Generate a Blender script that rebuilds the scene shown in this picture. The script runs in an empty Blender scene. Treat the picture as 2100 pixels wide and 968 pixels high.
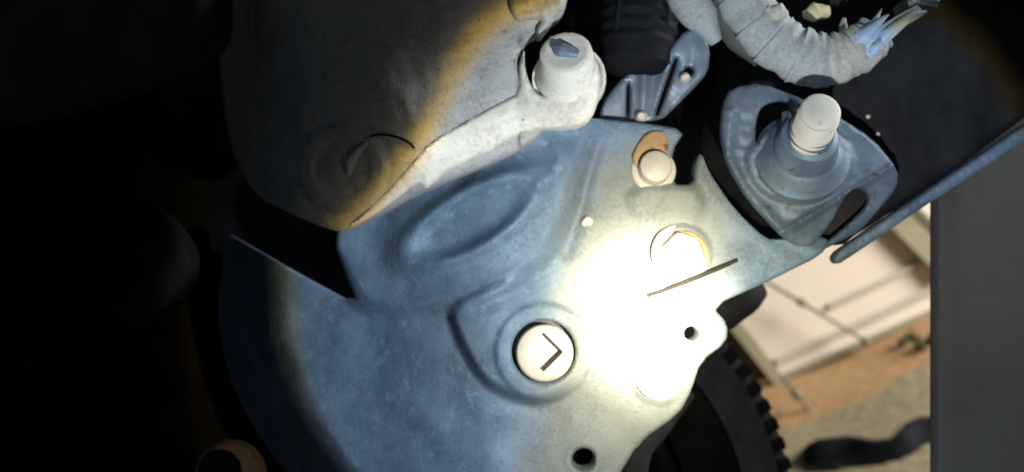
import bpy, math, random
import numpy as np
from mathutils import Vector, Matrix
random.seed(7); rng = np.random.default_rng(7)
S = bpy.context.scene
COL = S.collection

# ---------------------------------------------------------------- measure: photo px <-> metres on the gearbox plane
K = 0.0002            # metres per photo pixel on the plane Y = 0
D = 0.60              # camera distance to that plane
def W(x, y, d=0.0):
    """point at depth d (m behind the reference plane) on the sight line of photo pixel x, y"""
    s = (D + d) / D
    return Vector(((x - 1050) * K * s, d, (484 - y) * K * s))
def WH(x, y, h):      # h = height towards the viewer in px
    return W(x, y, -h * K)

# ---------------------------------------------------------------- camera
cam = bpy.data.cameras.new("Camera"); co = bpy.data.objects.new("Camera", cam); COL.objects.link(co)
co.location = (0, -D, 0); co.rotation_euler = (math.radians(90), 0, 0)
cam.sensor_width = 36; cam.lens = 36 * D / (2100 * K)
cam.clip_start = 0.01; cam.clip_end = 50
cam.dof.use_dof = True; cam.dof.focus_distance = 0.505; cam.dof.aperture_fstop = cam.lens / 3.8
S.camera = co

# ---------------------------------------------------------------- world, torch, daylight in the yard
w = bpy.data.worlds.new("World"); S.world = w; w.use_nodes = True
w.node_tree.nodes["Background"].inputs[0].default_value = (0.75, 0.85, 1.0, 1)
w.node_tree.nodes["Background"].inputs[1].default_value = 0.03
S.view_settings.view_transform = 'Standard'; S.view_settings.look = 'None'
S.view_settings.exposure = 0; S.view_settings.gamma = 1

TORCH = Vector(((1440 - 1050) * K, -0.27, (484 - 700) * K))
AIM = WH(1345, 655, 40)
def make_torch():
    L = bpy.data.lights.new("torch_beam", 'SPOT'); o = bpy.data.objects.new("torch_beam", L); COL.objects.link(o)
    o.location = TORCH; o.rotation_euler = (AIM - TORCH).to_track_quat('-Z', 'Y').to_euler()
    L.energy = 1.5; L.spot_size = math.radians(100); L.spot_blend = 0.3; L.shadow_soft_size = 0.004
    L.use_nodes = True; nt = L.node_tree; N = nt.nodes; N.clear(); ln = nt.links.new
    out = N.new('ShaderNodeOutputLight'); em = N.new('ShaderNodeEmission'); ln(em.outputs[0], out.inputs[0])
    tc = N.new('ShaderNodeTexCoord'); sp = N.new('ShaderNodeSeparateXYZ'); ln(tc.outputs['Normal'], sp.inputs[0])
    def m(op, a, b=None):
        n = N.new('ShaderNodeMath'); n.operation = op
        for i, v in enumerate((a, b)):
            if v is None: continue
            if hasattr(v, 'is_output'): ln(v, n.inputs[i])
            else: n.inputs[i].default_value = v
        return n.outputs[0]
    z = m('ABSOLUTE', sp.outputs[2])
    r = m('SQRT', m('ADD', m('POWER', sp.outputs[0], 2.0), m('POWER', sp.outputs[1], 2.0)))
    t = m('DIVIDE', r, z)                               # tangent of the angle off the beam axis
    ox = m('SUBTRACT', m('DIVIDE', sp.outputs[0], z), 0.10); oy = m('SUBTRACT', m('DIVIDE', sp.outputs[1], z), 0.0)   # rim sits off the bright core
    t2 = m('SQRT', m('ADD', m('POWER', ox, 2.0), m('POWER', oy, 2.0)))
    cr = N.new('ShaderNodeValToRGB'); ln(m('DIVIDE', t2, 0.8), cr.inputs[0])   # reflector's beam: cool field, amber rim, weak spill
    E = cr.color_ramp.elements
    prof = RIM
    E[0].position = prof[0][0]; E[0].color = (*prof[0][1], 1); E[1].position = prof[-1][0]; E[1].color = (*prof[-1][1], 1)
    for p, c in prof[1:-1]:
        e = E.new(p); e.color = (*c, 1)
    core = m('MULTIPLY', m('EXPONENT', m('MULTIPLY', m('POWER', m('DIVIDE', t, 0.102), 2.0), -1.0)), 38.0)
    halo = m('MULTIPLY', m('EXPONENT', m('MULTIPLY', m('POWER', m('DIVIDE', t, 0.31), 2.0), -1.0)), 2.8)
    v = N.new('ShaderNodeCombineXYZ')
    s = m('ADD', core, halo)
    ln(s, v.inputs[0]); ln(m('MULTIPLY', s, 0.83), v.inputs[1]); ln(m('MULTIPLY', s, 0.60), v.inputs[2])
    add = N.new('ShaderNodeMix'); add.data_type = 'RGBA'; add.blend_type = 'ADD'; add.inputs[0].default_value = 1; add.clamp_result = False
    ln(cr.outputs[0], add.inputs[6]); ln(v.outputs[0], add.inputs[7])
    ln(add.outputs[2], em.inputs[0]); em.inputs[1].default_value = 1.0
RIM = [(0.0, (.6, .47, .15)), (0.25, (1.05, .95, .66)), (0.42, (1.35, 1.38, 1.42)), (0.55, (1.6, 1.78, 2.0)), (0.67, (1.75, 1.90, 2.1)), (0.688, (2.1, 1.62, 1.05)), (0.70, (2.3, 1.5, .34)),
       (0.718, (1.6, 1.0, .17)), (0.733, (.08, .065, .05)), (0.77, (.016, .015, .016)), (0.84, (.004, .004, .005)), (1.0, (.0008, .001, .0015))]
make_torch()

def area(name, loc, aim, size, energy, color):
    L = bpy.data.lights.new(name, 'AREA'); o = bpy.data.objects.new(name, L); COL.objects.link(o)
    L.size = size; L.energy = energy; L.color = color
    o.location = loc; o.rotation_euler = (Vector(aim) - Vector(loc)).to_track_quat('-Z', 'Y').to_euler()
area("yard_daylight", (1.5, 0.35, 0.9), (0.45, 1.3, -0.1), 0.8, 67, (1.0, .97, .92))

# ---------------------------------------------------------------- materials
def mat(name, c1, c2=None, rough=.6, metal=0.0, bump=.25, scale=260, spots=None, spot_c=(.1, .08, .06), spec=.3, stretch=(1,1,1), detail_scale=1400, grey_zone=None, grime=None):
    m_ = bpy.data.materials.new(name); m_.use_nodes = True; nt = m_.node_tree; N = nt.nodes; ln = nt.links.new
    b = N['Principled BSDF']; b.inputs['Metallic'].default_value = metal; b.inputs['Specular IOR Level'].default_value = spec
    tc = N.new('ShaderNodeTexCoord'); mp = N.new('ShaderNodeMapping'); mp.inputs['Scale'].default_value = stretch
    ln(tc.outputs['Object'], mp.inputs[0])
    n1 = N.new('ShaderNodeTexNoise'); n1.inputs['Scale'].default_value = scale * .18; n1.inputs['Detail'].default_value = 6; n1.inputs['Roughness'].default_value = .62
    n2 = N.new('ShaderNodeTexNoise'); n2.inputs['Scale'].default_value = detail_scale; n2.inputs['Detail'].default_value = 3
    for n in (n1, n2): ln(mp.outputs[0], n.inputs['Vector'])
    cr = N.new('ShaderNodeValToRGB'); cr.color_ramp.elements[0].position = .36; cr.color_ramp.elements[1].position = .66
    cr.color_ramp.elements[0].color = (*c1, 1); cr.color_ramp.elements[1].color = (*(c2 or c1), 1)
    ln(n1.outputs[0], cr.inputs[0]); cur = cr.outputs[0]
    if spots:
        n3 = N.new('ShaderNodeTexNoise'); n3.inputs['Scale'].default_value = scale * .8; n3.inputs['Detail'].default_value = 4
        ln(mp.outputs[0], n3.inputs['Vector'])
        r3 = N.new('ShaderNodeValToRGB'); r3.color_ramp.elements[0].position = spots; r3.color_ramp.elements[1].position = spots + .08
        r3.color_ramp.elements[0].color = (0, 0, 0, 1); r3.color_ramp.elements[1].color = (1, 1, 1, 1); ln(n3.outputs[0], r3.inputs[0])
        mx = N.new('ShaderNodeMix'); mx.data_type = 'RGBA'; ln(r3.outputs[0], mx.inputs[0]); ln(cur, mx.inputs[6]); mx.inputs[7].default_value = (*spot_c, 1)
        cur = mx.outputs[2]
    if grey_zone:      # colour turns grey past an x line, ragged border; tuple = (colour, x where it starts, z slope, width)
        wc_, wx, wz, ww = grey_zone
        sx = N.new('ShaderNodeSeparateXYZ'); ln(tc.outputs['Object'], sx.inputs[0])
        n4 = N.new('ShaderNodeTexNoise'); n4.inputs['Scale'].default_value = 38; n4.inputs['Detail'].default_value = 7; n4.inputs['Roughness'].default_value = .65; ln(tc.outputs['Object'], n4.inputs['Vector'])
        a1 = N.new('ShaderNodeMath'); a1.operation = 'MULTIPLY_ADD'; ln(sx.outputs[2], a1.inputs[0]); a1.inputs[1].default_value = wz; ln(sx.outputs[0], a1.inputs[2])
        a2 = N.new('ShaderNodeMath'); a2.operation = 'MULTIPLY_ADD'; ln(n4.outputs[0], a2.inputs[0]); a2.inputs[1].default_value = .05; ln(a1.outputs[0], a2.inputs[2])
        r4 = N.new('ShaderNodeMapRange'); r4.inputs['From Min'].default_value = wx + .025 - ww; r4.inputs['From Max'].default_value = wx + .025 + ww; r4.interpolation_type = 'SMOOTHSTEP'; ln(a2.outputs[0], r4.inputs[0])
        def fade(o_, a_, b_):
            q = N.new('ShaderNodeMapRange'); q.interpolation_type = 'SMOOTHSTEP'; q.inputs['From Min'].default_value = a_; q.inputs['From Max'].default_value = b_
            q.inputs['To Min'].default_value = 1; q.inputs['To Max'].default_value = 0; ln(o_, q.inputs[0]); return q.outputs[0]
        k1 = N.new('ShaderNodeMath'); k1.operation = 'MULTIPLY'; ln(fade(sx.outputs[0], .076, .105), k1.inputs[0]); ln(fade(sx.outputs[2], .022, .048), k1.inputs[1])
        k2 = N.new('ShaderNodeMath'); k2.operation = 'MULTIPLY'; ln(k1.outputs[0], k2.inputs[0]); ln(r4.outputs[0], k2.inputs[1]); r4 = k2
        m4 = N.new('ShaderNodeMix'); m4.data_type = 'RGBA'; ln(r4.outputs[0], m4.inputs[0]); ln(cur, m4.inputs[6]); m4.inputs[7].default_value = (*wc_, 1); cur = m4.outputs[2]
    if grime:     # fine pits and oily dirt held by the rough casting skin
        n5 = N.new('ShaderNodeTexNoise'); n5.inputs['Scale'].default_value = 620; n5.inputs['Detail'].default_value = 5; n5.inputs['Roughness'].default_value = .7; ln(tc.outputs['Object'], n5.inputs['Vector'])
        n6 = N.new('ShaderNodeTexNoise'); n6.inputs['Scale'].default_value = 55; n6.inputs['Detail'].default_value = 4; ln(tc.outputs['Object'], n6.inputs['Vector'])
        a5 = N.new('ShaderNodeMath'); a5.operation = 'MULTIPLY_ADD'; ln(n6.outputs[0], a5.inputs[0]); a5.inputs[1].default_value = .7; ln(n5.outputs[0], a5.inputs[2])
        r5 = N.new('ShaderNodeMapRange'); r5.inputs['From Min'].default_value = grime + .22; r5.inputs['From Max'].default_value = grime + .42; r5.inputs['To Max'].default_value = .34; ln(a5.outputs[0], r5.inputs[0])
        m5 = N.new('ShaderNodeMix'); m5.data_type = 'RGBA'; ln(r5.outputs[0], m5.inputs[0]); ln(cur, m5.inputs[6]); m5.inputs[7].default_value = (c1[0] * .35, c1[1] * .33, c1[2] * .3, 1); cur = m5.outputs[2]
    ln(cur, b.inputs['Base Color'])
    mr = N.new('ShaderNodeMapRange'); mr.inputs['To Min'].default_value = max(.05, rough - .12); mr.inputs['To Max'].default_value = min(1, rough + .12)
    ln(n1.outputs[0], mr.inputs[0]); ln(mr.outputs[0], b.inputs['Roughness'])
    b1 = N.new('ShaderNodeBump'); b1.inputs['Strength'].default_value = bump; b1.inputs['Distance'].default_value = .0012
    b2 = N.new('ShaderNodeBump'); b2.inputs['Strength'].default_value = bump * .6; b2.inputs['Distance'].default_value = .0005
    ln(n1.outputs[0], b1.inputs['Height']); ln(n2.outputs[0], b2.inputs['Height']); ln(b1.outputs[0], b2.inputs['Normal']); ln(b2.outputs[0], b.inputs['Normal'])
    return m_
M = dict(
    casing=mat('cast_alloy_blue_grey', (.115, .195, .30), (.20, .31, .44), rough=.62, metal=.15, bump=.85, spots=.60, spot_c=(.21, .32, .44), grime=.62, grey_zone=((.205, .245, .25), (1165 - 1050) * K, -.22, .014)),
    pale=mat('cast_alloy_pale', (.72, .73, .66), (.80, .80, .72), rough=.62, metal=.1, bump=.6, grime=.64, spots=.68, spot_c=(.28, .26, .2)),
    grey=mat('cast_alloy_grey', (.33, .36, .36), (.45, .47, .46), rough=.62, metal=.12, bump=.8, grime=.6, spots=.64, spot_c=(.26, .26, .22)),
    steel=mat('zinc_steel', (.46, .47, .42), (.60, .60, .54), rough=.5, metal=.1, bump=.2, spots=.68, spot_c=(.32, .27, .2)),
    blue_steel=mat('blue_grey_steel', (.085, .14, .21), (.17, .24, .32), rough=.55, metal=.25, bump=.5, spots=.64, spot_c=(.10, .095, .10)),
    sheet=mat('pressed_sheet', (.12, .18, .25), (.20, .27, .34), rough=.42, metal=.35, bump=.25),
    rust_and_beam_tan=mat('rust_and_beam_tan', (.33, .21, .10), (.44, .33, .19), rough=.85, bump=.6, spots=.6, spot_c=(.2, .09, .04)),
    black=mat('black_paint', (.010, .011, .013), (.022, .024, .028), rough=.65, spec=.12, bump=.4, spots=.74, spot_c=(.07, .07, .065)),
    rubber=mat('rubber', (.006, .007, .009), (.013, .015, .018), spec=.12, rough=.8, bump=.4),
    dark=mat('dark_metal', (.05, .055, .065), (.085, .09, .10), rough=.6, metal=.2, bump=.4),
    seal=mat('dark_sealant', (.010, .010, .010), (.020, .020, .019), rough=.7),
    tape=mat('cloth_tape', (.27, .32, .35), (.36, .40, .40), rough=.85, bump=1.0, grime=.62, spots=.66, spot_c=(.36, .36, .30)),
    tape_pale=mat('dusty_tape', (.36, .37, .32), (.46, .47, .42), rough=.85, bump=1.0, grime=.62),
    tape_blue=mat('torn_tape', (.20, .31, .46), (.36, .47, .62), rough=.45, bump=.4),
    foam=mat('yellowed_foam', (.42, .40, .28), (.55, .50, .30), rough=.9, bump=.6),
    plastic=mat('grey_plastic', (.06, .06, .058), (.08, .08, .077), rough=.6, bump=.15, scale=60),
    wall=mat('cream_render', (.60, .52, .42), (.68, .60, .49), rough=.9, bump=.2, scale=30, detail_scale=200),
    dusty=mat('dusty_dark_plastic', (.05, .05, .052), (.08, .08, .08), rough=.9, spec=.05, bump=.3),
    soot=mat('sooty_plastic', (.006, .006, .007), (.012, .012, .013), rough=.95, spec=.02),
    olive=mat('olive_band', (.22, .20, .13), (.30, .27, .18), rough=.9, bump=.3, scale=40),
    grout=mat('grey_band', (.42, .385, .31), (.47, .43, .35), rough=.9, bump=.3, scale=40),
    rod=mat('weathered_rod', (.14, .135, .09), (.22, .20, .13), rough=.8),
    leaf=mat('dull_leaf', (.05, .055, .02), (.09, .09, .04), rough=.7),
)
def ground_mat():
    m_ = bpy.data.materials.new('soil'); m_.use_nodes = True; nt = m_.node_tree; N = nt.nodes; ln = nt.links.new
    b = N['Principled BSDF']; b.inputs['Roughness'].default_value = .95; b.inputs['Specular IOR Level'].default_value = .1
    tc = N.new('ShaderNodeTexCoord'); n = N.new('ShaderNodeTexNoise'); n.inputs['Scale'].default_value = 9; n.inputs['Detail'].default_value = 6
    ln(tc.outputs['Object'], n.inputs['Vector'])
    sp = N.new('ShaderNodeVectorMath'); sp.operation = 'DOT_PRODUCT'; ln(tc.outputs['Object'], sp.inputs[0]); sp.inputs[1].default_value = tuple(gv)
    a = N.new('ShaderNodeMath'); a.operation = 'MULTIPLY_ADD'; ln(n.outputs[0], a.inputs[0]); a.inputs[1].default_value = .10; ln(sp.outputs['Value'], a.inputs[2])
    r = N.new('ShaderNodeMapRange'); r.inputs['From Min'].default_value = G1.dot(gv) + .05 + .135; r.inputs['From Max'].default_value = G1.dot(gv) + .05 + .165; r.interpolation_type = 'SMOOTHSTEP'
    ln(a.outputs[0], r.inputs[0])
    n2 = N.new('ShaderNodeTexNoise'); n2.inputs['Scale'].default_value = 60; n2.inputs['Detail'].default_value = 5; ln(tc.outputs['Object'], n2.inputs['Vector'])
    def ramp(c1, c2):
        q = N.new('ShaderNodeValToRGB'); q.color_ramp.elements[0].position = .35; q.color_ramp.elements[1].position = .65
        q.color_ramp.elements[0].color = (*c1, 1); q.color_ramp.elements[1].color = (*c2, 1); ln(n2.outputs[0], q.inputs[0]); return q.outputs[0]
    mx = N.new('ShaderNodeMix'); mx.data_type = 'RGBA'; ln(r.outputs[0], mx.inputs[0])
    ln(ramp((.40, .245, .12), (.44, .28, .145)), mx.inputs[6]); ln(ramp((.27, .235, .145), (.32, .28, .175)), mx.inputs[7])
    ln(mx.outputs[2], b.inputs['Base Color'])
    bp = N.new('ShaderNodeBump'); bp.inputs['Strength'].default_value = .4; bp.inputs['Distance'].default_value = .006; ln(n2.outputs[0], bp.inputs['Height']); ln(bp.outputs[0], b.inputs['Normal'])
    return m_

# ---------------------------------------------------------------- object helpers
def thing(name, label, cat, loc, group=None):
    o = bpy.data.objects.new(name, None); COL.objects.link(o); o.location = loc; o.empty_display_size = .01
    o['label'] = label; o['category'] = cat
    if group: o['group'] = group
    return o
def tag(o, label, cat, group=None):
    o['label'] = label; o['category'] = cat
    if group: o['group'] = group
    return o
def wloc(o):
    v = Vector(o.location)
    while o.parent: o = o.parent; v += Vector(o.location)
    return v
def mesh(name, verts, faces, m_, parent=None, origin=None, smooth=True, sharp=35):
    base = wloc(parent) if parent else Vector((0, 0, 0))
    if origin is None:
        a = np.array([tuple(v) for v in verts]); origin = Vector(a.mean(0))
    me = bpy.data.meshes.new(name)
    me.from_pydata([tuple(Vector(v) - origin) for v in verts], [], faces); me.materials.append(m_)
    me.validate(); me.update()
    if smooth:
        me.polygons.foreach_set('use_smooth', [True] * len(me.polygons))
        try: me.set_sharp_from_angle(angle=math.radians(sharp))
        except Exception: pass
    o = bpy.data.objects.new(name, me); COL.objects.link(o); o.location = origin - base
    if parent: o.parent = parent
    return o

def smooth_poly(p, n=2, closed=True):
    p = np.array(p, float)
    for _ in range(n):
        q = np.roll(p, -1, 0) if closed else p[1:]
        a = p if closed else p[:-1]
        new = np.empty((2 * len(a), 2)); new[0::2] = a * .78 + q * .22; new[1::2] = a * .22 + q * .78
        p = new if closed else np.vstack([p[:1], new, p[-1:]])
    return p
def seg_d(X, Y, a, b):
    dx, dy = b[0] - a[0], b[1] - a[1]; L = dx * dx + dy * dy + 1e-9
    t = np.clip(((X - a[0]) * dx + (Y - a[1]) * dy) / L, 0, 1)
    return np.hypot(X - a[0] - t * dx, Y - a[1] - t * dy)
def pl_d(X, Y, pts):
    d = np.full(np.shape(X), 1e9)
    for a, b in zip(pts[:-1], pts[1:]): d = np.minimum(d, seg_d(X, Y, a, b))
    return d
def sdf(X, Y, poly):      # positive inside
    d = np.full(np.shape(X), 1e9); ins = np.zeros(np.shape(X), bool); n = len(poly)
    for i in range(n):
        a, b = poly[i], poly[(i + 1) % n]; d = np.minimum(d, seg_d(X, Y, a, b))
        c = (a[1] > Y) != (b[1] > Y)
        with np.errstate(divide='ignore', invalid='ignore'):
            xi = (b[0] - a[0]) * (Y - a[1]) / (b[1] - a[1] + 1e-12) + a[0]
        ins ^= c & (X < xi)
    return np.where(ins, d, -d)
def sst(x, a, b):
    t = np.clip((x - a) / (b - a), 0, 1); return t * t * (3 - 2 * t)
_n = rng.uniform(0, 6.28, (40, 3)); 
def wob(X, Y, L=60, seed=0):
    r = np.random.default_rng(seed); out = 0
    for i in range(7):
        a = r.uniform(0, 6.28); k = 6.28 / (L * r.uniform(.5, 1.8)); out = out + np.sin((X * math.cos(a) + Y * math.sin(a)) * k + r.uniform(0, 6.28))
    return out / 7
def hfield(name, outline, hf, m_, parent=None, res=5, R=10, back=120, holes=(), sm=2, sharp=40, origin=None, follow=False):
    """a casting: outline in px, hf(x,y,s) = relief towards the viewer in px, rounded rim of radius R, walls running `back` px deep"""
    P = smooth_poly(outline, sm) if sm else np.array(outline, float)
    HP = [smooth_poly(h, 2) if len(h) > 3 or not np.isscalar(h[0]) else h for h in holes]
    def SD(X, Y):
        s = sdf(X, Y, P)
        for h in HP:
            if isinstance(h, tuple): s = np.minimum(s, np.hypot(X - h[0], Y - h[1]) - h[2])
            else: s = np.minimum(s, -sdf(X, Y, h))
        return s
    x0, y0 = P.min(0) - res; x1, y1 = P.max(0) + res
    xs = np.arange(x0, x1 + res, res); ys = np.arange(y0, y1 + res, res)
    X, Y = np.meshgrid(xs, ys); s = SD(X, Y)
    keep = SD(X[:-1, :-1] + res / 2, Y[:-1, :-1] + res / 2) > 0
    ny, nx = X.shape; cnt = np.zeros((ny, nx), int)
    for dy in (0, 1):
        for dx in (0, 1): cnt[dy:ny - 1 + dy, dx:nx - 1 + dx] += keep
    bd = (cnt > 0) & (cnt < 4)
    for _ in range(3):       # pull rim vertices onto the outline
        bx, by = X[bd], Y[bd]; e = 1.0; sv = SD(bx, by)
        gx = (SD(bx + e, by) - SD(bx - e, by)) / 2; gy = (SD(bx, by + e) - SD(bx, by - e)) / 2; g = np.hypot(gx, gy) + 1e-6
        st = np.clip(sv, -res, res); X[bd] = bx - gx / g * st; Y[bd] = by - gy / g * st
    s = SD(X, Y); used = cnt > 0
    t = np.clip(s, 0, R); rim = R - np.sqrt(np.maximum(R * R - (R - t) ** 2, 0))
    H = hf(X, Y, s) - rim
    idx = -np.ones((ny, nx), int); idx[used] = np.arange(used.sum())
    V = []
    for x, y, h in zip(X[used], Y[used], H[used]): V.append(WH(x, y, h))
    F = []; kk = np.argwhere(keep)
    for j, i in kk: F.append((int(idx[j, i]), int(idx[j + 1, i]), int(idx[j + 1, i + 1]), int(idx[j, i + 1])))
    ed = {}
    for f in F:
        for a, b in zip(f, f[1:] + f[:1]):
            if (b, a) in ed: del ed[(b, a)]
            else: ed[(a, b)] = 1
    Hu = H[used]; Xu = X[used]; Yu = Y[used]; hb = (H[used].min() - (0 if callable(back) else back))
    mp = {}
    for a, b in list(ed):
        for v in (a, b):
            if v not in mp:
                mp[v] = len(V); s0 = V[v]; bk = back(Xu[v], Yu[v]) if callable(back) else back; dd = bk * K if follow else (-(hb) * K - s0.y)
                V.append(Vector((s0.x, s0.y + dd, s0.z)))
        F.append((b, a, mp[a], mp[b]))
    if follow:      # sheet metal: a back face too
        bm_ = {}
        n0 = len(V)
        for vi, (x, y, h) in enumerate(zip(Xu, Yu, Hu)):
            if vi in mp: bm_[vi] = mp[vi]
            else: bm_[vi] = len(V); p = V[vi]; V.append(Vector((p.x, p.y + (back(x, y) if callable(back) else back) * K, p.z)))
        for j, i in kk: F.append((bm_[int(idx[j, i])], bm_[int(idx[j, i + 1])], bm_[int(idx[j + 1, i + 1])], bm_[int(idx[j + 1, i])]))
    return mesh(name, V, F, m_, parent, origin=origin, sharp=sharp)
def bar3(p):      # px triple (x,y,h) -> world
    return WH(*p)
def lathe(name, a, b, prof, m_, parent=None, seg=28, hexa=False, sharp=35, noise=0):
    """turned part between px-triples a and b; prof = [(t along axis 0..1, radius px)], closed at both ends"""
    A, B = bar3(a), bar3(b); ax = (B - A); L = ax.length; ax.normalize()
    u = ax.orthogonal().normalized(); v = ax.cross(u); V = []; F = []
    for t, r in prof:
        for k in range(seg):
            an = 2 * math.pi * k / seg; rr = r * K
            if hexa:
                q = (an % (math.pi / 3)) - math.pi / 6; rr = min(rr, rr * .88 / math.cos(q) )
            rr *= 1 + noise * math.sin(3 * an + t * 5)
            V.append(A + ax * L * t + (u * math.cos(an) + v * math.sin(an)) * rr)
    n = len(prof)
    for i in range(n - 1):
        for k in range(seg):
            k2 = (k + 1) % seg; F.append((i * seg + k, i * seg + k2, (i + 1) * seg + k2, (i + 1) * seg + k))
    F.append(tuple(range(seg))[::-1]); F.append(tuple((n - 1) * seg + k for k in range(seg)))
    return mesh(name, V, F, m_, parent, origin=A, sharp=sharp)
def catmull(p, n=8):
    p = [Vector(q) for q in p]; p = [p[0] * 2 - p[1]] + p + [p[-1] * 2 - p[-2]]; out = []
    for i in range(1, len(p) - 2):
        for k in range(n):
            t = k / n; a, b, c, d = p[i - 1:i + 3]
            out.append(.5 * ((2 * b) + (c - a) * t + (2 * a - 5 * b + 4 * c - d) * t * t + (3 * b - a - 3 * c + d) * t ** 3))
    out.append(p[-2]); return out
def tube(name, pts, rad, m_, parent=None, seg=16, n=8, flat=1.0, lump=0, seed=0):
    """pts px triples, rad px (number or list)"""
    q = catmull(pts, n); N_ = len(q); rr = rad if hasattr(rad, '__len__') else [rad] * len(pts)
    rv = np.interp(np.linspace(0, len(rr) - 1, N_), range(len(rr)), rr)
    Pw = [WH(*p) for p in q]; V = []; F = []; r_ = random.Random(seed)
    ph = [r_.uniform(0, 6.28) for _ in range(4)]
    up = Vector((0, -1, 0))
    for i, p in enumerate(Pw):
        t = (Pw[min(i + 1, N_ - 1)] - Pw[max(i - 1, 0)]).normalized()
        u = t.cross(up); u = u.normalized() if u.length > 1e-4 else Vector((1, 0, 0)); v = u.cross(t).normalized()
        for k in range(seg):
            an = 2 * math.pi * k / seg
            r = rv[i] * K * (1 + lump * (math.sin(2 * an + ph[0] + i * .4) + math.sin(3 * an + ph[1] - i * .55) + .7 * math.sin(i * .9 + ph[2])) / 2)
            V.append(p + u * math.cos(an) * r + v * math.sin(an) * r * flat)
    for i in range(N_ - 1):
        for k in range(seg):
            k2 = (k + 1) % seg; F.append((i * seg + k, i * seg + k2, (i + 1) * seg + k2, (i + 1) * seg + k))
    F.append(tuple(range(seg))[::-1]); F.append(tuple((N_ - 1) * seg + k for k in range(seg)))
    return mesh(name, V, F, m_, parent, sharp=60)
def slab(name, pts, thick, m_, parent=None, smooth=False):
    """flat panel with thickness from world points"""
    P = [Vector(p) for p in pts]; nrm = (P[1] - P[0]).cross(P[2] - P[0]).normalized()
    if nrm.y > 0: nrm = -nrm
    n = len(P); V = P + [p - nrm * thick for p in P]
    F = [tuple(range(n)), tuple(range(n, 2 * n))[::-1]] + [(i, i + n, (i + 1) % n + n, (i + 1) % n) for i in range(n)]
    return mesh(name, V, F, m_, parent, smooth=smooth)

# ================================================================ THE SETTING: vehicle underbody, yard ground
def o_struct(o): o['kind'] = 'structure'; return o
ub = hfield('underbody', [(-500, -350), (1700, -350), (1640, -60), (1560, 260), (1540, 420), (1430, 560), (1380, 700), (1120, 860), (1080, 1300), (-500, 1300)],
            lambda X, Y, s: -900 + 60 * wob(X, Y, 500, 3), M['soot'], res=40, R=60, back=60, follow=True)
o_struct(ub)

# yard: a ground sheet and a wall standing on it, tilted like the photograph
G1, G2, G3 = W(1600, 778, 1.25), W(1911, 643, 1.25), W(1760, 968, .92)
gn = (G2 - G1).cross(G3 - G1).normalized(); CAM = Vector((0, -D, 0))
def on_ground(x, y, lift=0):
    dv = (W(x, y, 0) - CAM); t = (G1 - CAM).dot(gn) / dv.dot(gn); p = CAM + dv * t
    up = gn if gn.z > 0 else -gn
    return p + up * lift
gu = (G2 - G1).normalized(); gv = gn.cross(gu).normalized()
if gv.y > 0: gv = -gv
M['soil'] = ground_mat()
def gp(a, b): return G1 + gu * a + gv * b
V = []; F = []; nx, nyy = 60, 50; a0, a1, b0, b1 = -1.3, 3.2, -.6, .62
for j in range(nyy + 1):
    for i in range(nx + 1):
        a, b = a0 + (a1 - a0) * i / nx, b0 + (b1 - b0) * j / nyy
        V.append(gp(a, b) + gn * (.004 * math.sin(a * 17 + b * 9) + .003 * math.sin(a * 31 - b * 23)))
for j in range(nyy):
    for i in range(nx): F.append((j * (nx + 1) + i, j * (nx + 1) + i + 1, (j + 1) * (nx + 1) + i + 1, (j + 1) * (nx + 1) + i))
o_struct(mesh('ground', V, F, M['soil'], origin=Vector((0, 0, 0)), sharp=80))

wall = thing('wall', 'cream rendered wall with grey bands seen beyond the gearbox', 'wall', W(1750, 705, 1.25))
def wp(x, y, dd=0): return W(x, y, 1.25 + dd)
slab('wall_face', [wp(1502, 655), wp(1604, 782), wp(2500, 390), wp(2400, 100), wp(1700, 260)], .06, M['wall'], wall)
def strip(name, x0, y0, x1, y1, wd, m_, proud=.004, parent=wall, th=.012):
    a, b = wp(x0, y0, -proud), wp(x1, y1, -proud); t = (b - a).normalized(); n = Vector((-t.z, 0, t.x)) * wd * K * 3.08 / 2
    return slab(name, [a + n, b + n, b - n, a - n], th, m_, parent)
strip('band', 1592, 742, 2480, 330, 12, M['grout'], .006)
strip('band', 1700, 628, 2480, 262, 10, M['grout'], .006)
strip('skirting', 1598, 778, 2490, 388, 9, M['olive'], .010)
strip('olive_edge', 1498, 655, 1600, 784, 24, M['olive'], .02)  # olive strip along the wall's left edge
strip('pilaster', 1790, 395, 1950, 555, 46, M['olive'], .02)
strip('edge_strip', 1850, 395, 1960, 500, 5, M['rod'], .014)
def rod(x0, y0, x1, y1, r, knots, label, dd=-.03):
    t = thing('thin_rod', label, 'rod', wp(x0, y0, dd), 'thin rods by the wall')
    a, b = wp(x0, y0, dd), wp(x1, y1, dd); d = b - a
    def rlathe(nm, A, B, rr):
        ax = (B - A).normalized(); u = ax.orthogonal().normalized(); v = ax.cross(u); V = []; F = []; sg = 10
        for tt, q in rr:
            for k in range(sg): an = 6.2832 * k / sg; V.append(A + (B - A) * tt + (u * math.cos(an) + v * math.sin(an)) * q)
        for i in range(len(rr) - 1):
            for k in range(sg): k2 = (k + 1) % sg; F.append((i * sg + k, i * sg + k2, (i + 1) * sg + k2, (i + 1) * sg + k))
        F.append(tuple(range(sg))[::-1]); F.append(tuple((len(rr) - 1) * sg + k for k in range(sg)))
        mesh(nm, V, F, M['rod'], t)
    rlathe('shaft', a, b, [(0, r), (.3, r * 1.15), (.6, r * .9), (1, r)])
    for k in knots:
        c = a + d * k; e = d.normalized() * r * 3
        rlathe('knot', c - e, c + e, [(0, r * .9), (.25, r * 2.2), (.7, r * 2.5), (1, r)])
rod(1566, 574, 1780, 702, .0022, (.36, .98), 'longer thin brown rod leaning across the cream wall')
rod(1604, 772, 1692, 877, .0024, (.34, .98), 'shorter thin brown rod lying on the brown soil below the wall', dd=-.12)
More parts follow.
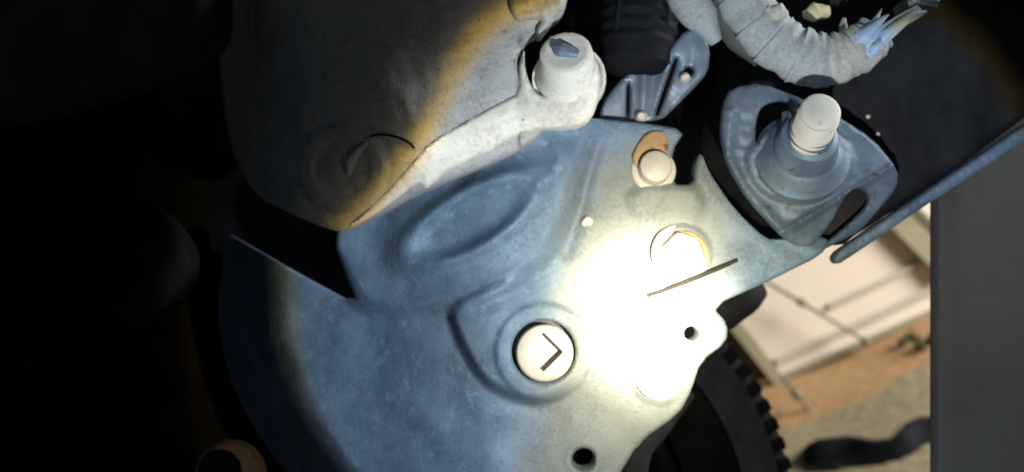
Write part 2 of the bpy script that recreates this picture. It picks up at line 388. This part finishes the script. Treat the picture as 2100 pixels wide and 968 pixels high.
# crumpled black sheet on the ground
def ground_lump(name, outline, hmax, m_, label, cat, seed):
    P = smooth_poly(outline, 2); x0, y0 = P.min(0); x1, y1 = P.max(0); res = 7
    xs = np.arange(x0 - res, x1 + 2 * res, res); ys = np.arange(y0 - res, y1 + 2 * res, res); X, Y = np.meshgrid(xs, ys); s = sdf(X, Y, P)
    H = hmax * (sst(s, -4, 30)) * (.8 + .6 * wob(X, Y, 150, seed)); idx = {}; V = []; F = []
    for j in range(X.shape[0] - 1):
        for i in range(X.shape[1] - 1):
            if s[j, i] > -4 and s[j + 1, i] > -4 and s[j, i + 1] > -4 and s[j + 1, i + 1] > -4:
                f = []
                for q in ((j, i), (j + 1, i), (j + 1, i + 1), (j, i + 1)):
                    if q not in idx: idx[q] = len(V); V.append(on_ground(X[q], Y[q], .003 + max(0, H[q])))
                    f.append(idx[q])
                F.append(tuple(f))
    return tag(mesh(name, V, F, m_, sharp=30), label, cat)
ground_lump('crumpled_sheet', [(1640, 925), (1690, 905), (1745, 898), (1800, 912), (1838, 905), (1862, 866), (1925, 856), (1960, 850), (1960, 900), (1911, 908), (1872, 945), (1800, 957), (1700, 962), (1655, 962)],
            .018, M['rubber'], 'crumpled black sheet lying on the olive ground at the lower right', 'plastic sheet', 5)
# small weeds
def weed(x, y, n, size, label, seed):
    r_ = random.Random(seed); b = on_ground(x, y, .002); t = thing('small_plant', label, 'plant', b, 'small plants on the soil')
    V = []; F = []; up = gn if gn.z > 0 else -gn
    for k in range(n):
        d = (up * r_.uniform(.3, 1) + gu * r_.uniform(-1, 1) + gv * r_.uniform(-1, 1)).normalized() * size * r_.uniform(.5, 1.1)
        sd = d.cross(Vector((0, 1, 0))).normalized() * size * .22; o = b + gu * r_.uniform(-.3, .3) * size; i = len(V)
        V += [o, o + d * .5 + sd, o + d, o + d * .5 - sd + up * size * .05]; F.append((i, i + 1, i + 2, i + 3))
    mesh('leaves', V, F, M['leaf'], t)
weed(1862, 706, 22, .016, 'dark green weed on the brown soil under the wall, left of the pair', 2)
weed(1902, 712, 26, .017, 'dark green weed on the brown soil under the wall, right of the pair', 4)

# wheel behind the gearbox
wc = (1066, 1046); WD = .30; ws = (D + WD) / D
wheel = thing('wheel', 'black knobbly tyre behind the lower right of the gearbox', 'wheel', W(*wc, WD))
def wring(name, prof, m_, parent, seg=96, a0=0, a1=2 * math.pi):
    c = W(*wc, WD); V = []; F = []; full = a1 - a0 > 6.28; n = seg if full else seg + 1
    for k in range(n):
        an = a0 + (a1 - a0) * k / seg
        for r, dy in prof: V.append(c + Vector((math.cos(an) * r, dy, math.sin(an) * r)))
    m = len(prof)
    for k in range(seg):
        k2 = (k + 1) % n
        for i in range(m): i2 = (i + 1) % m; F.append((k * m + i, k2 * m + i, k2 * m + i2, k * m + i2))
    if not full: F.append(tuple(range(m))[::-1]); F.append(tuple((n - 1) * m + i for i in range(m)))
    return mesh(name, V, F, m_, parent, sharp=40)
Ro = 540 * K * ws
tyre = wring('tyre', [(Ro, -.03), (Ro, .03), (Ro * .97, .045), (Ro * .8, .052), (Ro * .62, .04), (Ro * .6, 0), (Ro * .62, -.04), (Ro * .72, -.052), (Ro * .80, -.053), (Ro * .815, -.056), (Ro * .83, -.053), (Ro * .93, -.049), (Ro * .97, -.043)], M['soot'], wheel)
wring('rim', [(Ro * .6, -.035), (Ro * .6, .035), (Ro * .5, .03), (Ro * .1, .012), (Ro * .1, -.012), (Ro * .5, -.02), (Ro * .55, -.035)], M['soot'], wheel, seg=48)
NB = 84; blk = None
for k in range(NB):
    for side in (0, 1):
        an = 2 * math.pi * (k + .5 * side) / NB
        if blk is None or (side and blk2 is None):
            wd = 2 * math.pi / NB * .30; V = []
            y0_, y1_ = ((-.046, -.004), (.004, .046))[side]
            for r, q in ((Ro * .955, 1.2), (Ro * 1.0, .8)):
                for yy in (y0_, y1_):
                    for sg in (-1, 1): V.append(Vector((math.cos(sg * wd * q) * r, yy, math.sin(sg * wd * q) * r)))
            c = W(*wc, WD)
            me = mesh('tread_block', [v + c for v in V], [(0, 1, 3, 2), (4, 6, 7, 5), (0, 4, 5, 1), (2, 3, 7, 6), (0, 2, 6, 4), (1, 5, 7, 3)], M['soot'], tyre, origin=c, smooth=False)
            if side == 0: blk = me; blk2 = None
            else: blk2 = me
            me.rotation_euler = (0, -an, 0); continue
        o = (blk, blk2)[side].copy(); COL.objects.link(o); o.parent = tyre; o.rotation_euler = (0, -an, 0)

# ================================================================ THE GEARBOX
gb = thing('gearbox', 'blue-grey cast gearbox with round drain plug, lit white by the torch', 'gearbox', WH(1150, 600, -150))
RING = [(965, 452), 30]
BOSS = smooth_poly([(912, 630), (1000, 590), (1100, 545), (1165, 610), (1196, 690), (1190, 790), (1120, 832), (1050, 822), (985, 785), (940, 712)], 2)
NECK = [(1060, 600), (1110, 530), (1160, 430), (1185, 330), (1205, 240)]
NECKP = smooth_poly([(640, 440), (820, 380), (1215, 200), (1222, 260), (1192, 340), (1168, 430), (1120, 525), (1060, 575), (930, 628), (820, 640), (735, 628), (700, 560)], 2)
SHELF = smooth_poly([(1285, 380), (1430, 376), (1440, 420), (1420, 520), (1310, 500)], 1)
COVER = smooth_poly([(1180, 600), (1330, 606), (1520, 532), (1520, 640), (1520, 760), (1400, 860), (1260, 840), (1185, 740)], 2)
def h_case(X, Y, s):
    h = -(np.sqrt(np.maximum(1040 - X, 0) ** 2 + 90 ** 2) - 90) * .95 + (np.sqrt(np.maximum(800 - X, 0) ** 2 + 50 ** 2) - 50) * .45 - np.maximum(500 + np.maximum(Y - 600, 0) ** 2 / 900 + 95 - X, 0) ** 2 / 42
    h = h - np.maximum(X - 1420, 0) * .10
    h = h + 52 * sst(sdf(X, Y, NECKP), -26, 24)                                      # neck
    h = h - 26 * np.exp(-(np.maximum(pl_d(X, Y, [(800, 420), (880, 388), (1010, 312), (1060, 278), (1180, 268)]) - 4, 0) / 34) ** 2)
    ca, sa = math.cos(math.radians(30)), math.sin(math.radians(30)); dx, dy = X - RING[0][0], Y - RING[0][1]
    u, v = dx * ca - dy * sa, dx * sa + dy * ca
    q = np.hypot(u / 152, v / 58); g = (q - 1) * 62
    h = h + 32 * np.exp(-(g / 16) ** 2) - 14 * np.exp(-(q / .75) ** 4)                # oval ring
    h = h + 9 * np.exp(-(pl_d(X, Y, [(1070, 282), (1128, 285), (1148, 318), (1140, 355), (1105, 378)]) / 13) ** 2)
    h = h + 9 * np.exp(-(pl_d(X, Y, [(925, 630), (1000, 592), (1085, 548), (1120, 520)]) / 12) ** 2)
    b = sdf(X, Y, BOSS); h = h + 52 * sst(b, -8, 20) * sst(1185 - X + (Y - 700) * .3, 0, 150) + 5 * sst(b, 16, 70)           # drain plug boss
    h = h + 10 * sst(100 - np.hypot(X - 1115, Y - 722), -6, 8)
    h = h + 16 * sst(sdf(X, Y, SHELF), -16, 16) * sst(480 - Y, 0, 90)                                       # shelf under the upper bolt
    h = h + 26 * sst(sdf(X, Y, COVER), -70, 60)                                       # end cover
    for (bx, by, br, bh) in ((1398, 522, 62, 12), (1352, 768, 62, 6), (1446, 684, 44, 8), (1197, 942, 40, 3)):
        h = h + bh * sst(br - np.hypot(X - bx, Y - by), -5, 9)
    h = h + 26 * np.exp(-(pl_d(X, Y, [(1442, 300), (1470, 360), (1530, 430), (1600, 488), (1660, 520)]) / 26) ** 2)
    h = h - 14 * np.exp(-(pl_d(X, Y, [(930, 860), (1040, 835), (1130, 850)]) / 40) ** 2)
    h = h - 20 * np.exp(-(pl_d(X, Y, [(1215, 300), (1190, 420), (1160, 520)]) / 14) ** 2) * .5
    return h + 1.0 * wob(X, Y, 52, 11) + 5.0 * wob(X, Y, 170, 12)
case_out = [(470, 480), (482, 487), (610, 560), (735, 627), (708, 560), (684, 492), (720, 430), (860, 330), (1060, 230), (1225, 243), (1320, 252), (1406, 266), (1378, 310), (1377, 378), (1424, 378), (1426, 334), (1438, 312),
            (1454, 354), (1506, 430), (1572, 492), (1596, 490), (1640, 486), (1700, 486), (1694, 512), (1668, 532), (1640, 545), (1570, 580), (1460, 628), (1492, 664), (1490, 702), (1436, 742), (1418, 800), (1392, 850), (1312, 905), (1262, 985), (1230, 1080),
            (440, 1080), (456, 900), (440, 720), (452, 560)]
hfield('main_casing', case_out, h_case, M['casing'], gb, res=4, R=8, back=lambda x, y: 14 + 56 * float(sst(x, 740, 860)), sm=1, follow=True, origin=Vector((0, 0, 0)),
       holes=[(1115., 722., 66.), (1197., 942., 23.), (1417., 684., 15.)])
def hc(x, y): return float(h_case(np.array([x], float), np.array([y], float), None)[0])
# dark inside of through holes: the shaft housing deep inside
lathe('inner_wall', (1115, 722, hc(1115, 640) - 70), (1115, 722, hc(1115, 640) - 60), [(0, 80), (1, 80)], M['dark'], gb)
# drain plug: flange disc with a square socket sunk into it
def drain_plug():
    h0 = hc(1115, 640) + 4; n = 48
    def sqr(k, r):
        an = 2 * math.pi * k / n; return r * .74 / max(abs(math.cos(an)), abs(math.sin(an))) if False else r / (abs(math.cos(an)) + abs(math.sin(an)))
    V = []; F = []; rings = [(59, h0 - 60, 0), (59, h0 - 8, 0), (56, h0 - 2, 0), (52, h0, 0), (41, h0, 1), (40.5, h0 - 1, 1), (40, h0 - 52, 1)]
    cx, cy = 1117, 724
    for r, h, sq in rings:
        for k in range(n):
            an = 2 * math.pi * k / n; rr = sqr(k, r) if sq else r
            ox, oy = (-2, -2) if sq else (0, 0)
            V.append(WH(cx + ox + math.cos(an) * rr, cy + oy + math.sin(an) * rr, h))
    for i in range(len(rings) - 1):
        for k in range(n): k2 = (k + 1) % n; F.append((i * n + k, i * n + k2, (i + 1) * n + k2, (i + 1) * n + k))
    F.append(tuple((len(rings) - 1) * n + k for k in range(n)))
    mesh('drain_plug', V, F, M['steel'], gb)
drain_plug()
# bolts
def bolt(name, a, b, r, m_=M['steel'], washer=True, wm=None, parent=gb, hexa=True):
    o = lathe(name, a, b, [(0, r), (.82, r), (.94, r * .95), (1, r * .82)], m_, parent, seg=36, hexa=hexa)
    if washer:
        A = Vector(a); dd = (Vector(b) - A).normalized()
        lathe('washer', tuple(A - dd * 2), tuple(A + dd * 7), [(0, r * 1.4), (.7, r * 1.4), (1, r * 1.34)], wm or m_, o, seg=32)
    return o
h = hc(1345, 350); bolt('flange_bolt', (1340, 350, h - 4), (1346, 340, h + 42), 33, hexa=False)
h = hc(1398, 522); bolt('flange_bolt', (1392, 520, h - 4), (1402, 516, h + 26), 42)
tube('sealant_bead', [(1376, 478, h + 2), (1412, 478, h + 3), (1440, 498, h + 2), (1450, 530, h + 1), (1446, 556, h)], [2, 4, 5, 6, 5], M['rust_and_beam_tan'], gb, seg=8)
h = hc(1352, 768); bolt('flange_bolt', (1352, 768, h - 4), (1356, 764, h + 12), 38, m_=M['pale'])
# rusty stamped tab above the upper bolt
hfield('rusty_tab', [(1300, 340), (1296, 318), (1318, 280), (1338, 268), (1364, 270), (1372, 290), (1368, 318), (1340, 322), (1318, 346)],
       lambda X, Y, s: hc(1340, 300) + 14 + 2 * wob(X, Y, 20, 3), M['rust_and_beam_tan'], gb, res=4, R=4, back=12, follow=True)
# joint line with dark sealant between cover and casing
tube('sealant_bead', [(x, y, hc(x, y) + 2) for x, y in ((1326, 607), (1360, 596), (1400, 580), (1440, 564), (1480, 547), (1512, 533))], [4, 4, 5, 5, 5, 4], M['seal'], gb, seg=10)
tube('casting_nub', [(1196, 458, hc(1196, 458)), (1206, 454, hc(1206, 454) + 2), (1214, 457, hc(1214, 456))], [7, 12, 6], M['pale'], gb, seg=12)

# bell housing: grey body + flange arm, torch light put into its paler colour
def h_bell(X, Y, s):
    h = 62 + 150 * np.exp(-((X - 790) / 180) ** 2 - ((Y - 255) / 170) ** 2) - np.maximum(900 - X, 0) * .25 - np.maximum(760 - X, 0) ** 2 / 900 - np.maximum(640 - X, 0) ** 2 / 70 - np.maximum(1100 - X - (Y * .0), 0) * .04
    q = np.hypot(X - 700, (Y - 345)) ; h = h + 16 * sst(92 - q, -6, 10) - 10 * sst(60 - q, -5, 8)
    h = h + 9 * np.exp(-(pl_d(X, Y, [(770, 275), (815, 280), (850, 300)]) / 6) ** 2)
    h = h + 12 * sst(pl_d(X, Y, [(1066, 90), (1064, 200)]) * 0 + (X - 1064), -4, 6) * sst(Y, 60, 90)
    return h + 2 * wob(X, Y, 50, 21) + 3 * wob(X, Y, 140, 22)
bell_out = [(440, -120), (1175, -120), (1165, 0), (1150, 40), (1108, 60), (1120, 100), (1150, 200), (1100, 300), (860, 395), (790, 436), (706, 478), (662, 466), (600, 440), (520, 400), (470, 300), (448, 120)]
hfield('bell_housing', bell_out, h_bell, M['grey'], gb, res=5, R=14, back=60, sm=2, follow=True, holes=[(1118., 128., 56.)])
hb_ = lambda x, y: float(h_bell(np.array([x], float), np.array([y], float), None)[0])
def h_arm(X, Y, s):
    X2 = np.minimum(X, 1058); return np.maximum(h_bell(X2, Y, s), 20) + 10 + (X - X2) * .2 + 10 * sst(95 - np.hypot(X - 1160, Y - 160), -20, 30) + 5 * sst(s, 4, 30) + 1.6 * wob(X, Y, 30, 31)
arm_out = [(700, 474), (790, 398), (848, 330), (880, 292), (960, 246), (1030, 208), (1066, 190), (1064, 120), (1090, 84), (1150, 70), (1205, 90), (1232, 140), (1230, 200), (1214, 245), (1180, 262), (1105, 264), (1060, 276),
           (1020, 300), (1004, 314), (984, 316), (950, 336), (916, 350), (898, 368), (876, 388), (866, 384), (856, 374), (800, 418), (760, 446)]
hfield('flange_arm', arm_out, h_arm, M['pale'], gb, res=4, R=9, back=60, sm=1, holes=[[(1074, 96), (1100, 78), (1140, 78), (1140, 180), (1120, 200), (1096, 190), (1078, 150)]])
ha = 100
bo = lathe('flange_bolt', (1171, 176, ha - 40), (1160, 106, ha + 50), [(0, 66), (.30, 66), (.36, 61), (.45, 58), (.9, 52), (.97, 51), (1, 45), (1.0, 38), (.985, 28), (.98, 10)], M['pale'], gb, seg=40)
lathe('washer', (1168, 166, ha - 44), (1167, 160, ha - 28), [(0, 74), (1, 74)], M['pale'], bo)
tube('worn_patch', [(1134, 92, ha + 44), (1152, 102, ha + 52), (1186, 112, ha + 58)], [8, 15, 9], M['sheet'], bo, seg=12, flat=.5, lump=.1)
# lump above the bolt
hfield('casting_lug', [(1040, -60), (1165, -60), (1160, 10), (1140, 36), (1118, 66), (1104, 84), (1098, 60), (1112, 40), (1085, 38), (1060, 46), (1045, 20)],
       lambda X, Y, s: 92 + 6 * wob(X, Y, 40, 8) + .12 * (20 - Y), M['grey'], gb, res=4, R=12, back=50)
tube('joint_line', [(x, y, hb_(x, y) + 1) for x, y in ((748, 284), (780, 276), (815, 281), (838, 292), (850, 304))], [1, 2.5, 3, 3.5, 2], M['seal'], gb, seg=8)
# dark boss out of the beam with a pale crescent clip
tube('retaining_clip', [(x, y, hb_(x, y) + 10) for x, y in ((752, 294), (734, 312), (720, 334), (716, 358))], [3, 8, 10, 4], M['steel'], gb, seg=10, flat=.6)

# ================================================================ engine mount bracket and stud
mb = thing('mount_bracket', 'scaly blue-grey mounting bracket holding the upright threaded stud', 'bracket', WH(1650, 350, 20))
def h_br(X, Y, s):
    n = ((X - 1600) * .52 + (Y - 480) * .854)         # below the fold line (1600,480)-(1745,392)
    h = 26 - np.maximum(n, 0) * .55 + 14 * np.exp(-(n / 7) ** 2)
    h = h - np.maximum(X - 1745, 0) * .35
    q = np.hypot((X - 1640), (Y - 335) * 1.35); h = h + 16 * sst(112 - q, -8, 14) - np.maximum(230 - Y, 0) * .5
    h = h + 12 * np.exp(-(pl_d(X, Y, [(1500, 230), (1492, 320), (1535, 398), (1598, 466)]) / 12) ** 2)
    return h + 3 * wob(X, Y, 40, 41) + 1.6 * wob(X, Y, 17, 42)
br_out = [(1500, 180), (1560, 170), (1640, 200), (1720, 240), (1790, 285), (1842, 348), (1840, 385), (1800, 432), (1764, 474), (1700, 506), (1662, 528), (1640, 516), (1602, 482), (1534, 408), (1490, 335), (1478, 270), (1484, 210)]
hfield('bracket_plate', br_out, h_br, M['blue_steel'], mb, res=4, R=7, back=26, sm=1, follow=True,
       holes=[[(1786, 398), (1768, 384), (1742, 390), (1722, 420), (1706, 456), (1652, 522), (1664, 524), (1712, 486), (1764, 440), (1782, 420)],
              [(1560, 218), (1600, 204), (1626, 214), (1608, 244), (1582, 276), (1568, 262), (1548, 304), (1550, 250)]])
lathe('collar', (1642, 330, 26), (1668, 262, 150), [(0, 96), (.12, 96), (.18, 84), (.3, 76), (.36, 66), (.62, 60), (.75, 56), (.8, 46), (1, 44)], M['blue_steel'], mb, seg=40, noise=.015)
st = [(0, 38)]
for k in range(6): st += [(.3 + k * .105, 41), (.35 + k * .105, 35)]
st += [(.95, 39), (.98, 36), (1, 28)]
lathe('threaded_stud', (1652, 300, 90), (1684, 226, 236), st, M['steel'], mb, seg=32)
tube('locking_clip', [(1612, 232, 60), (1618, 262, 90), (1636, 292, 104)], [9, 12, 9], M['blue_steel'], mb, seg=10, flat=.5)
tube('split_pin', [(1655, 352, 66), (1680, 345, 70), (1702, 330, 68)], [4, 5, 4], M['seal'], mb, seg=8)

# black chassis rail with lit lower lip
rail = thing('chassis_rail', 'black painted chassis rail behind the threaded stud, with a blue-grey lower lip', 'rail', WH(1820, 300, -80))
hfield('rail_body', [(1500, 60), (1640, -120), (2300, -120), (2300, 90), (1911, 384), (1764, 474), (1722, 508), (1690, 486), (1640, 500), (1590, 500), (1500, 440), (1430, 330), (1450, 230), (1490, 150)],
       lambda X, Y, s: -95 - 1.4 * np.maximum(1640 - X, 0) + .02 * (X - 1700) + 7 * wob(X, Y, 160, 51) + 2 * wob(X, Y, 30, 52), M['black'], rail, res=8, R=22, back=60, sm=1)
hfield('rail_lip', [(1708, 528), (1722, 512), (1911, 386), (2320, 110), (2320, 150), (1911, 412), (1728, 538), (1714, 542)],
       lambda X, Y, s: -66 + 2 * wob(X, Y, 30, 53), M['blue_steel'], rail, res=4, R=5, back=40, sm=1)
for px, py in ((1780, 239), (1800, 275)):
    lathe('spot_of_grease', (px, py, -100), (px, py, -84), [(0, 6), (.7, 5), (1, 2)], M['pale'], rail, seg=10)

# pressed sheet bracket above the gearbox
sb = thing('sheet_bracket', 'shiny blue-grey pressed bracket above the rusty-tabbed bolt, under the harness', 'bracket', WH(1340, 200, -60))
hfield('bracket_plate', [(1228, 250), (1236, 210), (1268, 168), (1300, 140), (1350, 120), (1386, 84), (1408, 60), (1442, 58), (1456, 100), (1452, 148), (1424, 180), (1400, 204), (1352, 252)],
       lambda X, Y, s: -45 + 10 * sst(X - 1340 - (200 - Y) * .3, -10, 10) + 12 * np.exp(-(pl_d(X, Y, [(1318, 240), (1322, 150)]) / 12) ** 2) + 3 * wob(X, Y, 50, 61),
       M['sheet'], sb, res=4, R=7, back=14, follow=True, sm=1,
       holes=[[(1286, 168), (1292, 168), (1292, 238), (1284, 238)], [(1384, 116), (1392, 120), (1350, 240), (1342, 238)], (1413., 146., 9.)])
lathe('screw', (1315, 240, -44), (1315, 238, -18), [(0, 14), (.6, 13), (1, 7)], M['steel'], sb, seg=18)
lathe('screw', (1404, 160, -36), (1404, 159, -16), [(0, 12), (.6, 11), (1, 6)], M['steel'], sb, seg=18)

# black ribbed boot at the top
bt = thing('rubber_boot', 'black ribbed rubber boot hanging above the pressed bracket', 'rubber boot', WH(1310, 0, -60))
pr = [(0, 86)]
for k in range(8): pr += [(.06 + k * .1, 90 - k * 1.5), (.11 + k * .1, 84 - k * 1.5)]
pr += [(.9, 74), (.97, 58), (1, 30)]
lathe('boot', (1330, -120, -100), (1302, 158, -60), pr, M['rubber'], bt, seg=36)
for k in range(4):
    x = 1262 + k * 34; tube('rib', [(x + 16, -60, -26), (x + 6, 30, -14), (x, 100 - abs(k - 1.5) * 12, -26)], [5, 6, 4], M['rubber'], bt, seg=8)

# taped wiring harness
hs = thing('wiring_harness', 'thick cloth-taped wiring harness curving across the top right', 'wiring harness', WH(1640, 110, 60))
SP = catmull([(1478, -110, 40), (1516, -20, 50), (1560, 52, 58), (1612, 100, 62), (1668, 122, 64), (1722, 118, 62), (1772, 92, 58), (1796, 66, 54)], 8)
cuts = [0, 9, 15, 20, 27, 35, 42, 50, len(SP) - 1]; rads = [52, 53, 54, 55, 56, 50, 47, 43]
mats = ['tape', 'tape', 'tape', 'tape', 'tape', 'tape_pale', 'tape_pale', 'tape']
for i in range(len(cuts) - 1):
    a, b = cuts[i], min(cuts[i + 1] + 1, len(SP) - 1); seg = [tuple(p) for p in SP[a:b + 1]]
    if len(seg) < 3: continue
    tube('tape_wrap', seg, [rads[i] * 1.03, rads[i] * 1.01, rads[i] * .96], M[mats[i]], hs, seg=24, n=2, lump=.06, seed=i, flat=.85)
tube('cable_branch', [(1380, -70, 30), (1412, -6, 40), (1440, 40, 42), (1470, 86, 36)], [44, 44, 34, 14], M['tape'], hs, seg=18, lump=.06, seed=9)
tube('cable_branch', [(1462, -40, 20), (1478, 20, 20), (1506, 78, 20), (1560, 120, 30)], [22, 22, 22, 20], M['plastic'], hs, seg=14, lump=.05, seed=5)
def ribbon(pts, wds, m_, seed, name='torn_tape'):
    q = [WH(*p) for p in catmull(pts, 5)]; n = len(q); wv = np.interp(np.linspace(0, len(wds) - 1, n), range(len(wds)), wds); V = []; F = []; r_ = random.Random(seed)
    for i, p in enumerate(q):
        t = (q[min(i + 1, n - 1)] - q[max(i - 1, 0)]).normalized(); u = t.cross(Vector((0.2, -1, .2))).normalized()
        for k, f in enumerate((-1, -.45, 0, .45, 1)):
            V.append(p + u * f * wv[i] * K + Vector((0, -1, 0)) * (.0012 * (1 - f * f) + r_.uniform(-.0002, .0002)))
        for k, f in enumerate((1, .45, 0, -.45, -1)):
            V.append(p + u * f * wv[i] * K + Vector((0, -1, 0)) * (.0012 * (1 - f * f) - .0006))
    for i in range(n - 1):
        for k in range(10): k2 = (k + 1) % 10; F.append((i * 10 + k, i * 10 + k2, (i + 1) * 10 + k2, (i + 1) * 10 + k))
    F.append(tuple(range(10))[::-1]); F.append(tuple((n - 1) * 10 + k for k in range(10)))
    return mesh(name, V, F, m_, hs, sharp=50)
for q_, w_ in (([(1760, 108, 84), (1800, 78, 96), (1850, 42, 90), (1888, 20, 80)], [22, 17, 13, 12]), ([(1776, 112, 90), (1826, 66, 106), (1868, 34, 98), (1900, 24, 88)], [12, 12, 8, 3]),
               ([(1726, 96, 84), (1760, 78, 92), (1790, 50, 88), (1808, 18, 80)], [4, 14, 8, 1]), ([(1744, 100, 92), (1776, 72, 98), (1802, 46, 96), (1822, 30, 90)], [8, 12, 8, 2]),
               ([(1790, 112, 98), (1800, 96, 106), (1806, 76, 102)], [10, 12, 3]), ([(1862, 8, 70), (1890, -4, 60), (1925, 4, 55)], [5, 14, 12])):
    ribbon(q_, w_, M['tape_blue'], int(q_[0][0]))
tube('tape_knot', [(1575, 18, 90), (1596, 26, 96), (1612, 30, 88)], [12, 18, 8], M['tape_pale'], hs, seg=12, lump=.2)
# small clips hanging in the dark above the harness
c1 = tube('foam_clip', [(1646, 30, -30), (1672, 26, -24), (1700, 22, -30)], [6, 22, 10], M['foam'], None, seg=12, lump=.2, seed=3)
tag(c1, 'small yellowed foam clip in the dark gap above the harness', 'clip')
c2 = tube('wire_connector', [(1731, 38, 20), (1729, 56, 24), (1734, 74, 20)], [4, 9, 11], M['tape'], None, seg=12, lump=.1, seed=3)
tag(c2, 'small pale wire connector standing up from the harness top', 'connector')

# rubber bush under the right end of the gearbox
bush = tube('rubber_bush', [(1452, 658, -750), (1484, 638, -740), (1526, 610, -740), (1560, 594, -760)], [34, 50, 48, 26], M['rubber'], None, seg=18, lump=.04)
tag(bush, 'black rubber bush poking out below the right arm of the gearbox', 'bush')
pipe = tube('metal_pipe', [(1400, 800, -560), (1340, 880, -520), (1302, 940, -500), (1290, 1100, -500)], [34, 36, 36, 36], M['black'], None, seg=18)
tag(pipe, 'dark grey pipe running down beside the lower right edge of the gearbox', 'pipe')

# out of the beam, at the left
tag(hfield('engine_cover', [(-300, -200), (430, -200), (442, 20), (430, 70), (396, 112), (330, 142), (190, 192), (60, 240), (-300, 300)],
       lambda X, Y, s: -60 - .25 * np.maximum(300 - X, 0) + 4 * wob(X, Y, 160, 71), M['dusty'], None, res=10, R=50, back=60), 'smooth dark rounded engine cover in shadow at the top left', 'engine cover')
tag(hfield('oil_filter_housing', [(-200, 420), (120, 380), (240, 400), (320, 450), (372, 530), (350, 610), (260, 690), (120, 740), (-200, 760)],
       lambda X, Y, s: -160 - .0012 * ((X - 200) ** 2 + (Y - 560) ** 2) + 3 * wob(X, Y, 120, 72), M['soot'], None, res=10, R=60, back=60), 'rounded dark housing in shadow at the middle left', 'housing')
hc_ = thing('hose_coupling', 'round hose coupling at the bottom left on the rim of the torch beam', 'coupling', WH(478, 960, -330))
lathe('ring', (476, 972, -420), (470, 972, -300), [(0, 80), (.6, 80), (.8, 76), (1, 66)], M['rust_and_beam_tan'], hc_, seg=40)  # tan colour stands in for the beam's amber rim on this ring
lathe('hose_end', (452, 966, -312), (446, 968, -268), [(0, 50), (.6, 48), (1, 38)], M['rubber'], hc_, seg=32)

# grey panel at the far right: added infill, bowed to darken its ends
lin = thing('edge_infill', 'added smooth dark grey liner along the right edge, beside the cream wall', 'infill', WH(2050, 500, -210))
hfield('infill_panel', [(1911, -700), (2500, -700), (2500, 1500), (1911, 1500)],
       lambda X, Y, s: -210 - np.maximum(X - 1960, 0) * .25 + 14 * sst(40 - s, 0, 24) * 0 - .00028 * (Y - 590) ** 2, M['plastic'], lin, res=14, R=16, back=14, follow=True, sm=0)
